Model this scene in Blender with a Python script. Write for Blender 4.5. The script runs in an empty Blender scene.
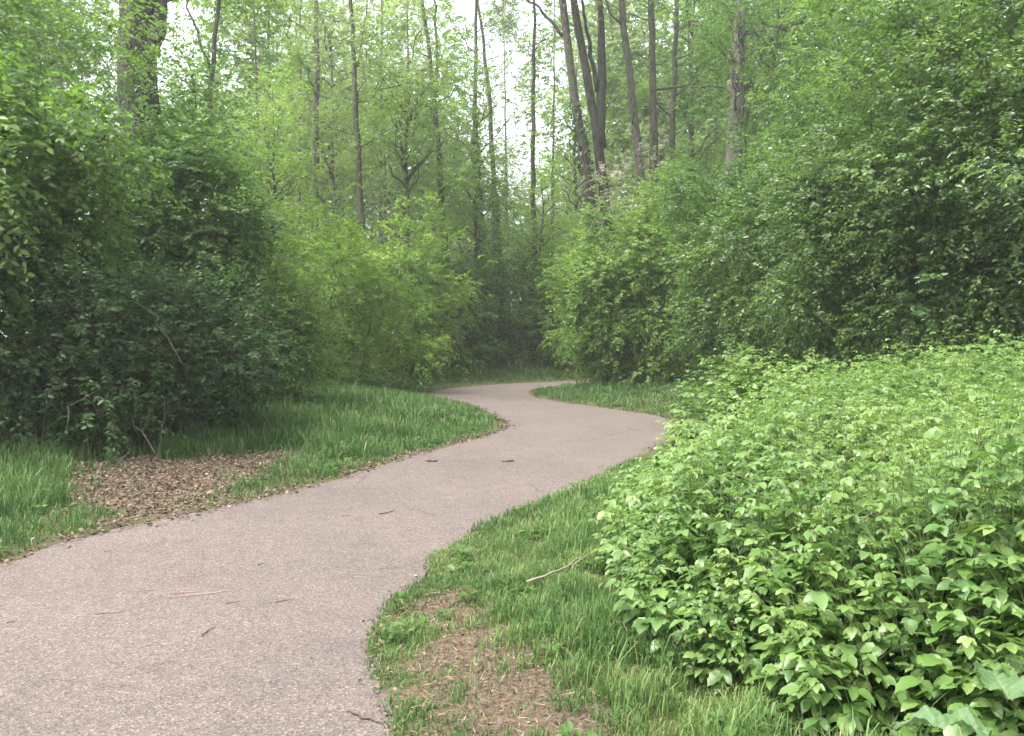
import bpy, math, random
import numpy as np
from mathutils import Vector
from mathutils.geometry import tessellate_polygon

# ------------------------------------------------------------------ basics
F, HOR, CAMH = 840.0, 335.0, 1.6
R = np.random.RandomState(7)
scene = bpy.context.scene
col = scene.collection

def gp(px, py):
    """ground point seen at a pixel of the photograph"""
    d = CAMH * F / (py - HOR)
    return ((px - 512) / F * d, d)

def wp(px, py, d):
    return np.array([(px - 512) / F * d, d, CAMH - (py - HOR) / F * d])

def unit(v):
    return v / np.maximum(np.linalg.norm(v, axis=-1, keepdims=True), 1e-9)

class Noise:
    """cheap smooth noise, about -1..1"""
    def __init__(s, seed, scale, dim=2, n=9):
        r = np.random.RandomState(seed)
        d = unit(r.normal(size=(n, dim)))
        s.k = d * (2 * math.pi / scale) * r.uniform(.55, 1.9, (n, 1))
        s.p = r.uniform(0, 6.28, n)
        s.n = n
    def __call__(s, P):
        return np.sin(P @ s.k.T + s.p).sum(-1) / math.sqrt(s.n) * .9

def smooth(a, b, x):
    t = np.clip((x - a) / (b - a), 0, 1)
    return t * t * (3 - 2 * t)

# ------------------------------------------------------------------ mesh accumulator
class Acc:
    def __init__(s):
        s.v, s.f, s.t, s.n = [], [], [], 0
    def add(s, V, faces, tint=None):
        V = np.asarray(V, float).reshape(-1, 3)
        for fa in faces:
            s.f.append(np.asarray(fa, np.int64) + s.n)
        s.v.append(V)
        s.t.append(np.full(len(V), .5) if tint is None else np.asarray(tint, float).reshape(-1))
        s.n += len(V)
    def build(s, name, mat, parent=None, loc=None, flat=False):
        V = np.concatenate(s.v); T = np.concatenate(s.t)
        if loc is not None:
            V = V - np.asarray(loc)
        me = bpy.data.meshes.new(name)
        me.vertices.add(len(V)); me.vertices.foreach_set('co', V.astype(np.float32).ravel())
        li = np.concatenate([f.ravel() for f in s.f]).astype(np.int32)
        cnt = np.concatenate([np.full(len(f), f.shape[1]) for f in s.f])
        st = np.concatenate([[0], np.cumsum(cnt)[:-1]]).astype(np.int32)
        me.loops.add(len(li)); me.loops.foreach_set('vertex_index', li)
        me.polygons.add(len(cnt)); me.polygons.foreach_set('loop_start', st)
        me.update(calc_edges=True)
        if flat:
            me.shade_flat()
        at = me.attributes.new('tint', 'FLOAT', 'POINT')
        at.data.foreach_set('value', T.astype(np.float32))
        me.materials.append(mat)
        o = bpy.data.objects.new(name, me); col.objects.link(o)
        if parent is not None:
            o.parent = parent
        elif loc is not None:
            o.location = loc
        return o

def tube(acc, pts, rad, sides=6, tint=.5, rough=0.0, cap=True):
    pts = np.asarray(pts, float); rad = np.asarray(rad, float); k = len(pts)
    tan = unit(np.gradient(pts, axis=0))
    ref = np.array([1., 0, 0]) if abs(tan[0][0]) < .8 else np.array([0, 1., 0])
    a = unit(np.cross(tan, ref)); b = np.cross(tan, a)
    th = np.arange(sides) * 2 * math.pi / sides
    rr = rad[:, None] * (1 + rough * R.uniform(-1, 1, (k, sides)))
    V = pts[:, None] + rr[..., None] * (a[:, None] * np.cos(th)[None, :, None] + b[:, None] * np.sin(th)[None, :, None])
    i = np.arange(k - 1)[:, None] * sides; j = np.arange(sides)[None]; j2 = (j + 1) % sides
    q = np.stack([i + j, i + j2, i + sides + j2, i + sides + j], -1).reshape(-1, 4)
    fs = [q]
    if cap:
        fs.append(np.arange(sides)[None] + (k - 1) * sides)
        fs.append(np.arange(sides)[None, ::-1])
    acc.add(V, fs, np.full(k * sides, tint))

def thin_tubes(acc, P, rad, tint=.5):
    """many 3-sided twigs at once; P (N,k,3), rad (N,k)"""
    N, k = P.shape[:2]
    if N == 0: return
    tan = unit(np.gradient(P, axis=1))
    ref = np.where(np.abs(tan[..., 2:3]) > .8, np.array([1., 0, 0]), np.array([0, 0, 1.]))
    a = unit(np.cross(tan, ref)); b = np.cross(tan, a)
    th = np.arange(3) * 2 * math.pi / 3
    V = P[:, :, None] + rad[:, :, None, None] * (a[:, :, None] * np.cos(th)[:, None] + b[:, :, None] * np.sin(th)[:, None])
    base = np.arange(N)[:, None, None] * (k * 3) + np.arange(k - 1)[None, :, None] * 3
    j = np.arange(3)[None, None]; j2 = (j + 1) % 3
    q = np.stack([base + j, base + j2, base + 3 + j2, base + 3 + j], -1).reshape(-1, 4)
    acc.add(V, [q], np.full(N * k * 3, tint))

def leaves(acc, P, D, Nn, L, W, shape='kite', tint=None, curl=.12, fold=.16):
    """leaf blades: P base, D direction, Nn face normal"""
    n = len(P)
    if n == 0: return
    D = unit(D); S = unit(np.cross(D, Nn)); Nn = np.cross(S, D)
    L = np.broadcast_to(L, n)[:, None]; W = np.broadcast_to(W, n)[:, None]
    if tint is None: tint = R.uniform(0, 1, n)
    i = np.arange(n)[:, None]
    if shape == 'kite':
        V = np.stack([P,
                      P + D * L * .42 + S * W * .5 + Nn * W * fold,
                      P + D * L - Nn * L * curl,
                      P + D * L * .42 - S * W * .5 + Nn * W * fold], 1)
        acc.add(V, [np.concatenate([i * 4 + [0, 1, 2], i * 4 + [0, 2, 3]])], np.repeat(tint, 4))
    elif shape == 'oval':
        h = W * .5
        V = np.stack([P,
                      P + D * L * .28 + S * h * .92 + Nn * W * fold,
                      P + D * L * .62 + S * h * .86 + Nn * (W * fold - L * curl * .35),
                      P + D * L - Nn * L * curl,
                      P + D * L * .62 - S * h * .86 + Nn * (W * fold - L * curl * .35),
                      P + D * L * .28 - S * h * .92 + Nn * W * fold], 1)
        acc.add(V, [np.concatenate([i * 6 + [0, 1, 2, 3], i * 6 + [0, 3, 4, 5]])], np.repeat(tint, 6))
    else:   # toothed, heart based leaf with a pleated blade
        ts = np.array([0., .10, .24, .40, .56, .72, .86, 1.])
        ws = np.array([.10, .80, .94, 1.0, .80, .64, .34, 0.])
        tooth = np.array([-.05, -.09, 0, .03, 0, .03, 0, .0])
        rows = []
        for t, w, te in zip(ts, ws, tooth):
            drop = -Nn * L * (curl * 1.6 * t * t)
            wav = R.uniform(-.05, .05, (n, 1))
            m = P + D * L * t + drop
            rows += [m + S * W * .5 * w * (1 + wav) + D * L * te + Nn * W * (fold * w + wav),
                     m,
                     m - S * W * .5 * w * (1 - wav) + D * L * te + Nn * W * (fold * w - wav)]
        V = np.stack(rows, 1); K = len(ts)
        q = []
        for r in range(K - 1):
            for c in range(2):
                q.append(i * (3 * K) + [r * 3 + c, r * 3 + c + 1, (r + 1) * 3 + c + 1, (r + 1) * 3 + c])
        acc.add(V, [np.concatenate(q)], np.repeat(tint, 3 * K))

def shoots(acc_leaf, acc_twig, A, D, L, nleaf, lsize, aspect=.55, shape='kite', droop=.25, tintbase=None,
           facing=.5, twig_r=.0022, tint_spread=.28):
    """leafy shoots: leaves set alternately along a drooping twig"""
    n = len(A)
    if n == 0: return
    D = unit(D)
    L = np.asarray(L).reshape(n, 1)
    if acc_twig is not None:
        ts = np.array([0, .35, .7, 1.])
        P = A[:, None] + D[:, None] * (L * ts)[..., None] + np.array([0, 0, -1.]) * (L * droop * ts ** 2)[..., None]
        thin_tubes(acc_twig, P, np.broadcast_to(twig_r * np.array([1.3, 1., .7, .35]), (n, 4)))
    t = (np.arange(nleaf) + .6)[None] / nleaf * np.ones((n, 1)) + R.uniform(-.3, .3, (n, nleaf)) / nleaf
    P = A[:, None] + D[:, None] * (L * t)[..., None] + np.array([0, 0, -1.]) * (L * droop * t ** 2)[..., None]
    T = unit(D[:, None] + np.array([0, 0, -1.]) * (2 * droop * t)[..., None])
    side = unit(np.cross(T, np.array([0, 0, 1.])) + 1e-4)
    sg = np.where(np.arange(nleaf) % 2 == 0, 1., -1.)[None, :, None]
    LD = unit(T * .55 + side * sg * .8 + R.normal(0, .3, P.shape) + np.array([0, 0, -.18]))
    LN = unit(np.array([0, 0, 1.]) * facing + D[:, None] * .55 + R.normal(0, .45, P.shape))
    sz = lsize * R.uniform(.6, 1.2, (n, nleaf)) * (1.1 - .35 * t)
    if tintbase is None: tintbase = R.uniform(.3, .7, n)
    ti = np.clip(tintbase[:, None] + R.uniform(-tint_spread, tint_spread, (n, nleaf)), 0, 1)
    leaves(acc_leaf, P.reshape(-1, 3), LD.reshape(-1, 3), LN.reshape(-1, 3), sz.ravel(), sz.ravel() * aspect, shape, ti.ravel())

# ------------------------------------------------------------------ materials
def newmat(name):
    m = bpy.data.materials.new(name); m.use_nodes = True
    nt = m.node_tree; nt.nodes.clear()
    return m, nt, nt.nodes.new, nt.links.new

def ramp(nt, stops):
    r = nt.nodes.new('ShaderNodeValToRGB'); el = r.color_ramp.elements
    while len(el) > 1: el.remove(el[-1])
    el[0].position, el[0].color = stops[0][0], (*stops[0][1], 1)
    for p, c in stops[1:]:
        e = el.new(p); e.color = (*c, 1)
    return r

def leaf_mat(name, c0, c1, c2, trans=.42, rough=.45, spec=.35):
    """leaf-to-leaf colour spread from a stored random number; light passes through the blade"""
    m, nt, N, Lk = newmat(name)
    at = N('ShaderNodeAttribute'); at.attribute_name = 'tint'
    r = ramp(nt, [(0., c0), (.5, c1), (1., c2)]); Lk(at.outputs['Fac'], r.inputs[0])
    p = N('ShaderNodeBsdfPrincipled'); p.inputs['Roughness'].default_value = rough
    p.inputs['Specular IOR Level'].default_value = spec
    Lk(r.outputs[0], p.inputs['Base Color'])
    hs = N('ShaderNodeHueSaturation'); hs.inputs['Hue'].default_value = .497
    hs.inputs['Saturation'].default_value = 1.1; hs.inputs['Value'].default_value = 1.5
    Lk(r.outputs[0], hs.inputs['Color'])
    t = N('ShaderNodeBsdfTranslucent'); Lk(hs.outputs[0], t.inputs[0])
    mx = N('ShaderNodeMixShader'); mx.inputs[0].default_value = trans
    Lk(p.outputs[0], mx.inputs[1]); Lk(t.outputs[0], mx.inputs[2])
    o = N('ShaderNodeOutputMaterial'); Lk(mx.outputs[0], o.inputs[0])
    return m

def bark_mat(name, ca, cb, cm=None, scale=9.):
    m, nt, N, Lk = newmat(name)
    tc = N('ShaderNodeTexCoord'); mp = N('ShaderNodeMapping'); mp.inputs['Scale'].default_value = (1, 1, .26)
    Lk(tc.outputs['Object'], mp.inputs[0])
    n1 = N('ShaderNodeTexNoise'); n1.inputs['Scale'].default_value = scale * 2.2; n1.inputs['Detail'].default_value = 7
    Lk(mp.outputs[0], n1.inputs[0])
    r = ramp(nt, [(.36, ca), (.64, cb)]); Lk(n1.outputs[0], r.inputs[0])
    n2 = N('ShaderNodeTexNoise'); n2.inputs['Scale'].default_value = 1.3; n2.inputs['Detail'].default_value = 5
    Lk(tc.outputs['Object'], n2.inputs[0])
    r2 = ramp(nt, [(.44, (0, 0, 0)), (.60, (1, 1, 1))]); Lk(n2.outputs[0], r2.inputs[0])
    mx = N('ShaderNodeMixRGB'); mx.inputs[2].default_value = (*(cm or (.06, .085, .035)), 1)
    ml = N('ShaderNodeMath'); ml.operation = 'MULTIPLY'; ml.inputs[1].default_value = .55
    Lk(r2.outputs[0], ml.inputs[0]); Lk(ml.outputs[0], mx.inputs[0]); Lk(r.outputs[0], mx.inputs[1])
    b = N('ShaderNodeBump'); b.inputs['Strength'].default_value = .8; b.inputs['Distance'].default_value = .07
    Lk(n1.outputs[0], b.inputs['Height'])
    p = N('ShaderNodeBsdfPrincipled'); p.inputs['Roughness'].default_value = .9
    p.inputs['Specular IOR Level'].default_value = .15
    Lk(mx.outputs[0], p.inputs['Base Color']); Lk(b.outputs[0], p.inputs['Normal'])
    o = N('ShaderNodeOutputMaterial'); Lk(p.outputs[0], o.inputs[0])
    return m

def tint_mat(name, stops, rough=.85, trans=0.):
    m, nt, N, Lk = newmat(name)
    at = N('ShaderNodeAttribute'); at.attribute_name = 'tint'
    r = ramp(nt, stops); Lk(at.outputs['Fac'], r.inputs[0])
    p = N('ShaderNodeBsdfPrincipled'); p.inputs['Roughness'].default_value = rough
    p.inputs['Specular IOR Level'].default_value = .25
    Lk(r.outputs[0], p.inputs['Base Color'])
    o = N('ShaderNodeOutputMaterial')
    if trans:
        t = N('ShaderNodeBsdfTranslucent'); Lk(r.outputs[0], t.inputs[0])
        mx = N('ShaderNodeMixShader'); mx.inputs[0].default_value = trans
        Lk(p.outputs[0], mx.inputs[1]); Lk(t.outputs[0], mx.inputs[2]); Lk(mx.outputs[0], o.inputs[0])
    else:
        Lk(p.outputs[0], o.inputs[0])
    return m

M = dict(
    deep=leaf_mat('leaf deep green', (.030, .070, .018), (.046, .100, .024), (.075, .145, .036)),
    mid=leaf_mat('leaf mid green', (.046, .100, .022), (.072, .145, .032), (.115, .200, .048), trans=.48),
    maple=leaf_mat('leaf maple green', (.052, .110, .022), (.088, .165, .032), (.135, .215, .050), trans=.48),
    fresh=leaf_mat('leaf fresh green', (.080, .150, .026), (.115, .200, .038), (.165, .26, .06), trans=.5),
    shade_leaf=leaf_mat('leaf green with painted shade', (.020, .050, .015), (.034, .078, .020), (.055, .115, .030)),  # leaf greens darkened to stand in for shade in the undergrowth
    thorn=leaf_mat('leaf thorn', (.050, .105, .024), (.082, .155, .034), (.130, .212, .050), trans=.48, spec=.5, rough=.38),
    lime=leaf_mat('leaf spring yellow green', (.100, .180, .030), (.140, .235, .042), (.195, .285, .06), trans=.52),
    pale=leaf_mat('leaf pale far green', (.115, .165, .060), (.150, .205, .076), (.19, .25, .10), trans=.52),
    bramble=leaf_mat('leaf bramble', (.060, .134, .031), (.116, .202, .050), (.190, .270, .080), trans=.38, rough=.40, spec=.5),
    ivy=leaf_mat('leaf ivy', (.018, .045, .014), (.028, .065, .02), (.045, .09, .03), trans=.25),
    burdock=leaf_mat('leaf burdock', (.055, .12, .04), (.085, .15, .058), (.15, .21, .10), trans=.3, rough=.6),
    bud=tint_mat('leaf tan budding', [(0, (.14, .18, .07)), (.5, (.26, .25, .17)), (1, (.38, .36, .30))], .6, .35),
    bark=bark_mat('bark grey brown', (.035, .030, .026), (.11, .095, .082)),
    bark_pale=bark_mat('bark pale grey', (.042, .039, .035), (.125, .118, .105), (.12, .12, .09)),
    bark_dark=bark_mat('bark dark furrowed', (.020, .018, .017), (.072, .064, .060), (.05, .055, .04), scale=5.),
    stem=bark_mat('shrub stem', (.045, .038, .028), (.13, .11, .085)),
    cane=tint_mat('cane stem', [(0, (.09, .15, .04)), (1, (.15, .17, .07))]),
    grass=tint_mat('grass blade', [(0, (.042, .094, .024)), (.45, (.070, .142, .036)), (.85, (.118, .198, .054)), (.95, (.17, .235, .075)), (1, (.28, .25, .13))], .5, .35),
    litter=tint_mat('fallen leaf', [(0, (.045, .030, .022)), (.4, (.12, .082, .060)), (.75, (.21, .155, .115)), (1, (.34, .27, .20))], .8, .1),
    deadwood=tint_mat('dead wood', [(0, (.05, .036, .026)), (.5, (.15, .12, .09)), (1, (.28, .24, .19))]),
)

# ------------------------------------------------------------------ tags
def tag(o, label, cat=None, group=None, kind=None):
    o['label'] = label
    if cat: o['category'] = cat
    if group: o['group'] = group
    if kind: o['kind'] = kind
    return o

def empty(name, loc):
    o = bpy.data.objects.new(name, None); o.empty_display_size = .2
    o.location = loc; col.objects.link(o)
    return o

# ------------------------------------------------------------------ path outline
LEFT = [(-2.6, -6), (-3.2, -2), (-3.65, 1.2), (-3.85, 3.6), (-3.56, 5.84), (-3.3, 6.72), (-2.87, 7.4), (-2.44, 8.15), (-1.98, 9.14), (-1.43, 10.75),
        (-.89, 12), (-.35, 13.4), (-.12, 14.5), (-.33, 16.2), (-.93, 18.7), (-1.77, 20.7), (-2.3, 22), (-2.2, 24), (-1.3, 25.8),
        (0, 27.4), (1.6, 28.6), (4.5, 30.2), (9, 32), (15, 33)]
RIGHT = [(.7, -6), (.25, -1), (-.15, 2), (-.47, 3.35), (-.65, 4.07), (-.68, 4.7), (-.56, 5.7), (-.26, 6.7), (.26, 7.9), (.82, 8.84), (1.5, 10.4),
         (2.1, 12), (2.85, 13.7), (3.0, 15.1), (2.85, 16.4), (2.27, 17.7), (1.34, 19.5), (.72, 20.9), (.5, 22.6), (.75, 24.3),
         (1.9, 25.8), (4.5, 27.3), (9, 29), (15, 30)]

def catmull(pts, step=.06):
    P = np.array(pts, float); out = []
    P = np.vstack([2 * P[0] - P[1], P, 2 * P[-1] - P[-2]])
    for i in range(1, len(P) - 2):
        n = max(2, int(np.linalg.norm(P[i + 1] - P[i]) / step))
        t = (np.arange(n) / n)[:, None]
        a, b, c, d = P[i - 1], P[i], P[i + 1], P[i + 2]
        out.append(.5 * (2 * b + (c - a) * t + (2 * a - 5 * b + 4 * c - d) * t ** 2 + (3 * b - a - 3 * c + d) * t ** 3))
    return np.vstack(out + [P[-2][None]])

nzE = Noise(3, .35); nzE2 = Noise(4, 1.6)
def ragged(c):
    t = unit(np.gradient(c, axis=0)); nrm = np.stack([-t[:, 1], t[:, 0]], 1)
    return c + nrm * (nzE(c) * .014 + nzE2(c) * .02)[:, None]
EL, ER = ragged(catmull(LEFT)), ragged(catmull(RIGHT))
POLY = np.vstack([EL, ER[::-1]])
EDGE = np.vstack([EL, ER])

def inside(P, poly):
    x, y = P[:, 0], P[:, 1]; res = np.zeros(len(P), bool)
    x0, y0 = poly[:, 0], poly[:, 1]; x1, y1 = np.roll(x0, -1), np.roll(y0, -1)
    for a, b, c, d in zip(x0, y0, x1, y1):
        if b == d: continue
        m = ((b > y) != (d > y)) & (x < (c - a) * (y - b) / (d - b) + a)
        res ^= m
    return res

def edge_dist(P, E=None, chunk=4000):
    E = EDGE[::3] if E is None else E
    out = np.empty(len(P))
    for i in range(0, len(P), chunk):
        q = P[i:i + chunk]
        out[i:i + chunk] = np.sqrt(((q[:, None] - E[None]) ** 2).sum(-1).min(1))
    return out

# coarse table of signed distance to the path (positive outside)
GX = np.arange(-26, 26.01, .2); GY = np.arange(-8, 46.01, .2)
_gx, _gy = np.meshgrid(GX, GY); _g = np.stack([_gx.ravel(), _gy.ravel()], 1)
SD = edge_dist(_g, EDGE[::4]); SD[inside(_g, POLY[::3])] *= -1
SD = SD.reshape(_gx.shape)
def sdist(P):
    fx = np.clip((P[:, 0] - GX[0]) / .2, 0, len(GX) - 1.001); fy = np.clip((P[:, 1] - GY[0]) / .2, 0, len(GY) - 1.001)
    i = fx.astype(int); j = fy.astype(int); u = fx - i; v = fy - j
    return (SD[j, i] * (1 - u) * (1 - v) + SD[j, i + 1] * u * (1 - v) + SD[j + 1, i] * (1 - u) * v + SD[j + 1, i + 1] * u * v)

nzH1, nzH2 = Noise(11, 1.2), Noise(12, 6.)
nzH3 = Noise(13, .3)
def gz(P):
    """height of the ground: flat under the path, gently rising and uneven beside it"""
    P = np.asarray(P, float).reshape(-1, 2)
    s = sdist(P)
    far = smooth(.1, 3.5, s)
    return -.045 + .075 * smooth(-.30, .04, s + .03 * nzH3(P)) + smooth(.05, .6, s) * (.012 + .018 * nzH1(P)) + far * (.12 + .08 * nzH2(P)) + np.where(P[:, 0] > 1.2, .30, .10) * smooth(1.5, 6, s)

# ------------------------------------------------------------------ ground
def axis(lo, hi, near_lo, near_hi, fine, coarse_n):
    a = np.arange(near_lo, near_hi + 1e-6, fine)
    l = near_lo - np.geomspace(.4, near_lo - lo, coarse_n)[::-1]
    h = near_hi + np.geomspace(.4, hi - near_hi, coarse_n)
    return np.concatenate([l, a, h])
xs = axis(-700, 700, -9, 9, .12, 30); ys = axis(-500, 900, -1, 30, .12, 30)
X, Y = np.meshgrid(xs, ys); P2 = np.stack([X.ravel(), Y.ravel()], 1)
Z = gz(P2)
PATCH_R = np.array([gp(*p) for p in [(450, 598), (472, 612), (482, 640), (500, 662), (560, 690), (585, 736), (590, 760), (520, 770), (428, 750), (425, 700), (432, 660), (430, 620)]])
PATCH_L = np.array([gp(*p) for p in [(70, 480), (110, 468), (175, 470), (230, 462), (300, 455), (300, 468), (240, 492), (190, 512), (150, 522), (118, 528), (112, 518), (60, 520)]])
nzP, nzP2 = Noise(71, .45), Noise(72, .14)
def patch_mask(P, poly, soft):
    d = edge_dist(P, poly_dense(poly)); ins = inside(P, poly)
    return smooth(-soft, soft, np.where(ins, d, -d) + .16 * nzP(P) + .07 * nzP2(P))
def poly_dense(p):
    q = np.vstack([p, p[:1]])
    return np.vstack([q[i] + (q[i + 1] - q[i]) * np.linspace(0, 1, 8, endpoint=False)[:, None] for i in range(len(p))])
BR = [(1.85, 8.9), (1.45, 8.0), (1.1, 7.0), (.82, 6.0), (.66, 5.2), (.62, 4.6), (.72, 4.05), (.92, 3.6), (1.25, 3.0), (1.9, 2.4), (2.6, 1.4), (7, .6), (12, 6), (12, 12.6), (8, 14.2), (5.6, 15.2), (4.7, 14.9), (4.3, 13.8), (3.75, 12.7), (3.1, 11.3), (2.6, 10.2), (2.2, 9.5)]
BR = np.array(BR)
near = (np.abs(P2[:, 0]) < 9) & (P2[:, 1] > -1) & (P2[:, 1] < 30)
bare = np.zeros(len(P2))
bare[near] = np.maximum(patch_mask(P2[near], PATCH_R, .12), patch_mask(P2[near], PATCH_L, .15))
nx = len(xs)
i, j = np.meshgrid(np.arange(nx - 1), np.arange(len(ys) - 1)); b = (j * nx + i).ravel()
acc = Acc(); acc.add(np.column_stack([P2, Z]), [np.stack([b, b + 1, b + nx + 1, b + nx], 1)], bare)

def ground_mat():
    m, nt, N, Lk = newmat('soil and litter')
    tc = N('ShaderNodeTexCoord')
    n1 = N('ShaderNodeTexNoise'); n1.inputs['Scale'].default_value = 45; n1.inputs['Detail'].default_value = 8; n1.inputs['Roughness'].default_value = .7
    n2 = N('ShaderNodeTexNoise'); n2.inputs['Scale'].default_value = 1.1; n2.inputs['Detail'].default_value = 6
    n3 = N('ShaderNodeTexVoronoi'); n3.inputs['Scale'].default_value = 38
    for n in (n1, n2, n3): Lk(tc.outputs['Object'], n.inputs['Vector'])
    soil = ramp(nt, [(.3, (.042, .031, .022)), (.5, (.105, .078, .054)), (.72, (.18, .138, .098))]); Lk(n1.outputs[0], soil.inputs[0])
    thatch = ramp(nt, [(.3, (.030, .040, .014)), (.7, (.075, .095, .03))]); Lk(n1.outputs[0], thatch.inputs[0])
    r2 = ramp(nt, [(.38, (1, 1, 1)), (.6, (.35, .35, .35))]); Lk(n2.outputs[0], r2.inputs[0])
    at = N('ShaderNodeAttribute'); at.attribute_name = 'tint'
    sub = N('ShaderNodeMath'); sub.operation = 'SUBTRACT'; Lk(r2.outputs[0], sub.inputs[0]); Lk(at.outputs['Fac'], sub.inputs[1]); sub.use_clamp = True
    mx = N('ShaderNodeMixRGB'); Lk(sub.outputs[0], mx.inputs[0]); Lk(soil.outputs[0], mx.inputs[1]); Lk(thatch.outputs[0], mx.inputs[2])
    bp = N('ShaderNodeBump'); bp.inputs['Strength'].default_value = .9; bp.inputs['Distance'].default_value = .02
    Lk(n1.outputs[0], bp.inputs['Height'])
    p = N('ShaderNodeBsdfPrincipled'); p.inputs['Roughness'].default_value = .95; p.inputs['Specular IOR Level'].default_value = .1
    Lk(mx.outputs[0], p.inputs['Base Color']); Lk(bp.outputs[0], p.inputs['Normal'])
    o = N('ShaderNodeOutputMaterial'); Lk(p.outputs[0], o.inputs[0])
    return m
tag(acc.build('ground', ground_mat()), 'woodland floor of soil, thatch and dead leaves', kind='structure')

# ------------------------------------------------------------------ path
def path_mat():
    m, nt, N, Lk = newmat('pinkish fine aggregate paving')
    tc = N('ShaderNodeTexCoord')
    def tex(kind, scale, detail=4, rough=.6):
        n = N(kind); n.inputs['Scale'].default_value = scale
        if kind == 'ShaderNodeTexNoise':
            n.inputs['Detail'].default_value = detail; n.inputs['Roughness'].default_value = rough
        Lk(tc.outputs['Object'], n.inputs['Vector']); return n
    v = tex('ShaderNodeTexVoronoi', 112)
    stone = N('ShaderNodeSeparateColor'); Lk(v.outputs['Color'], stone.inputs[0])
    rs = ramp(nt, [(0, (.052, .041, .035)), (.22, (.082, .067, .059)), (.62, (.110, .090, .079)), (.88, (.134, .109, .096)), (1, (.195, .165, .148))])
    Lk(stone.outputs[0], rs.inputs[0])
    big = tex('ShaderNodeTexNoise', .55, 6); rb = ramp(nt, [(.3, (.86, .86, .88)), (.7, (1.1, 1.08, 1.06))]); Lk(big.outputs[0], rb.inputs[0])
    mid = tex('ShaderNodeTexNoise', 5., 7, .7); rm = ramp(nt, [(.3, (.88, .88, .89)), (.5, (1, 1, 1)), (.75, (1.08, 1.07, 1.06))]); Lk(mid.outputs[0], rm.inputs[0])
    m1 = N('ShaderNodeMixRGB'); m1.blend_type = 'MULTIPLY'; m1.inputs[0].default_value = 1; Lk(rs.outputs[0], m1.inputs[1]); Lk(rb.outputs[0], m1.inputs[2])
    m2 = N('ShaderNodeMixRGB'); m2.blend_type = 'MULTIPLY'; m2.inputs[0].default_value = 1; Lk(m1.outputs[0], m2.inputs[1]); Lk(rm.outputs[0], m2.inputs[2])
    dist = tex('ShaderNodeTexNoise', 3., 5); dm = N('ShaderNodeMixRGB'); dm.inputs[0].default_value = .12
    Lk(tc.outputs['Object'], dm.inputs[1]); Lk(dist.outputs['Color'], dm.inputs[2])
    ck = N('ShaderNodeTexVoronoi'); ck.feature = 'DISTANCE_TO_EDGE'; ck.inputs['Scale'].default_value = .75; Lk(dm.outputs[0], ck.inputs['Vector'])
    rc = ramp(nt, [(.0, (.52, .50, .5)), (.006, (.8, .8, .8)), (.012, (1, 1, 1))]); Lk(ck.outputs['Distance'], rc.inputs[0])
    gap = tex('ShaderNodeTexNoise', .9, 4); rg = ramp(nt, [(.52, (0, 0, 0)), (.62, (.8, .8, .8))]); Lk(gap.outputs[0], rg.inputs[0])
    m3 = N('ShaderNodeMixRGB'); m3.blend_type = 'MULTIPLY'; Lk(rg.outputs[0], m3.inputs[0]); Lk(m2.outputs[0], m3.inputs[1]); Lk(rc.outputs[0], m3.inputs[2])
    st = tex('ShaderNodeTexNoise', 1.7, 8, .72); rs2 = ramp(nt, [(.34, (.88, .88, .89)), (.46, (1, 1, 1)), (.66, (1, 1, 1)), (.78, (1.08, 1.06, 1.03))]); Lk(st.outputs[0], rs2.inputs[0])
    m4 = N('ShaderNodeMixRGB'); m4.blend_type = 'MULTIPLY'; m4.inputs[0].default_value = 1; Lk(m3.outputs[0], m4.inputs[1]); Lk(rs2.outputs[0], m4.inputs[2]); m2 = m4
    bp = N('ShaderNodeBump'); bp.inputs['Strength'].default_value = .55; bp.inputs['Distance'].default_value = .008
    Lk(v.outputs['Distance'], bp.inputs['Height'])
    p = N('ShaderNodeBsdfPrincipled'); p.inputs['Roughness'].default_value = .85; p.inputs['Specular IOR Level'].default_value = .25
    Lk(m2.outputs[0], p.inputs['Base Color']); Lk(bp.outputs[0], p.inputs['Normal'])
    o = N('ShaderNodeOutputMaterial'); Lk(p.outputs[0], o.inputs[0])
    return m
ring = POLY
tris = tessellate_polygon([[Vector((x, y, 0)) for x, y in ring]])
tris = np.array(tris)
PZ = .018
acc = Acc(); n = len(ring)
top = np.column_stack([ring, np.full(n, PZ)]); bot = np.column_stack([ring, np.full(n, -.12)])
a_ = ring[tris]
sg = np.cross(a_[:, 1] - a_[:, 0], a_[:, 2] - a_[:, 0])
tris = np.where((sg < 0)[:, None], tris[:, ::-1], tris)
k = np.arange(n); k2 = (k + 1) % n
acc.add(np.vstack([top, bot]), [tris, np.stack([k, k2, k2 + n, k + n], 1)])
tag(acc.build('path', path_mat(), flat=True), 'winding pinkish grey footpath of fine aggregate', kind='structure')

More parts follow.
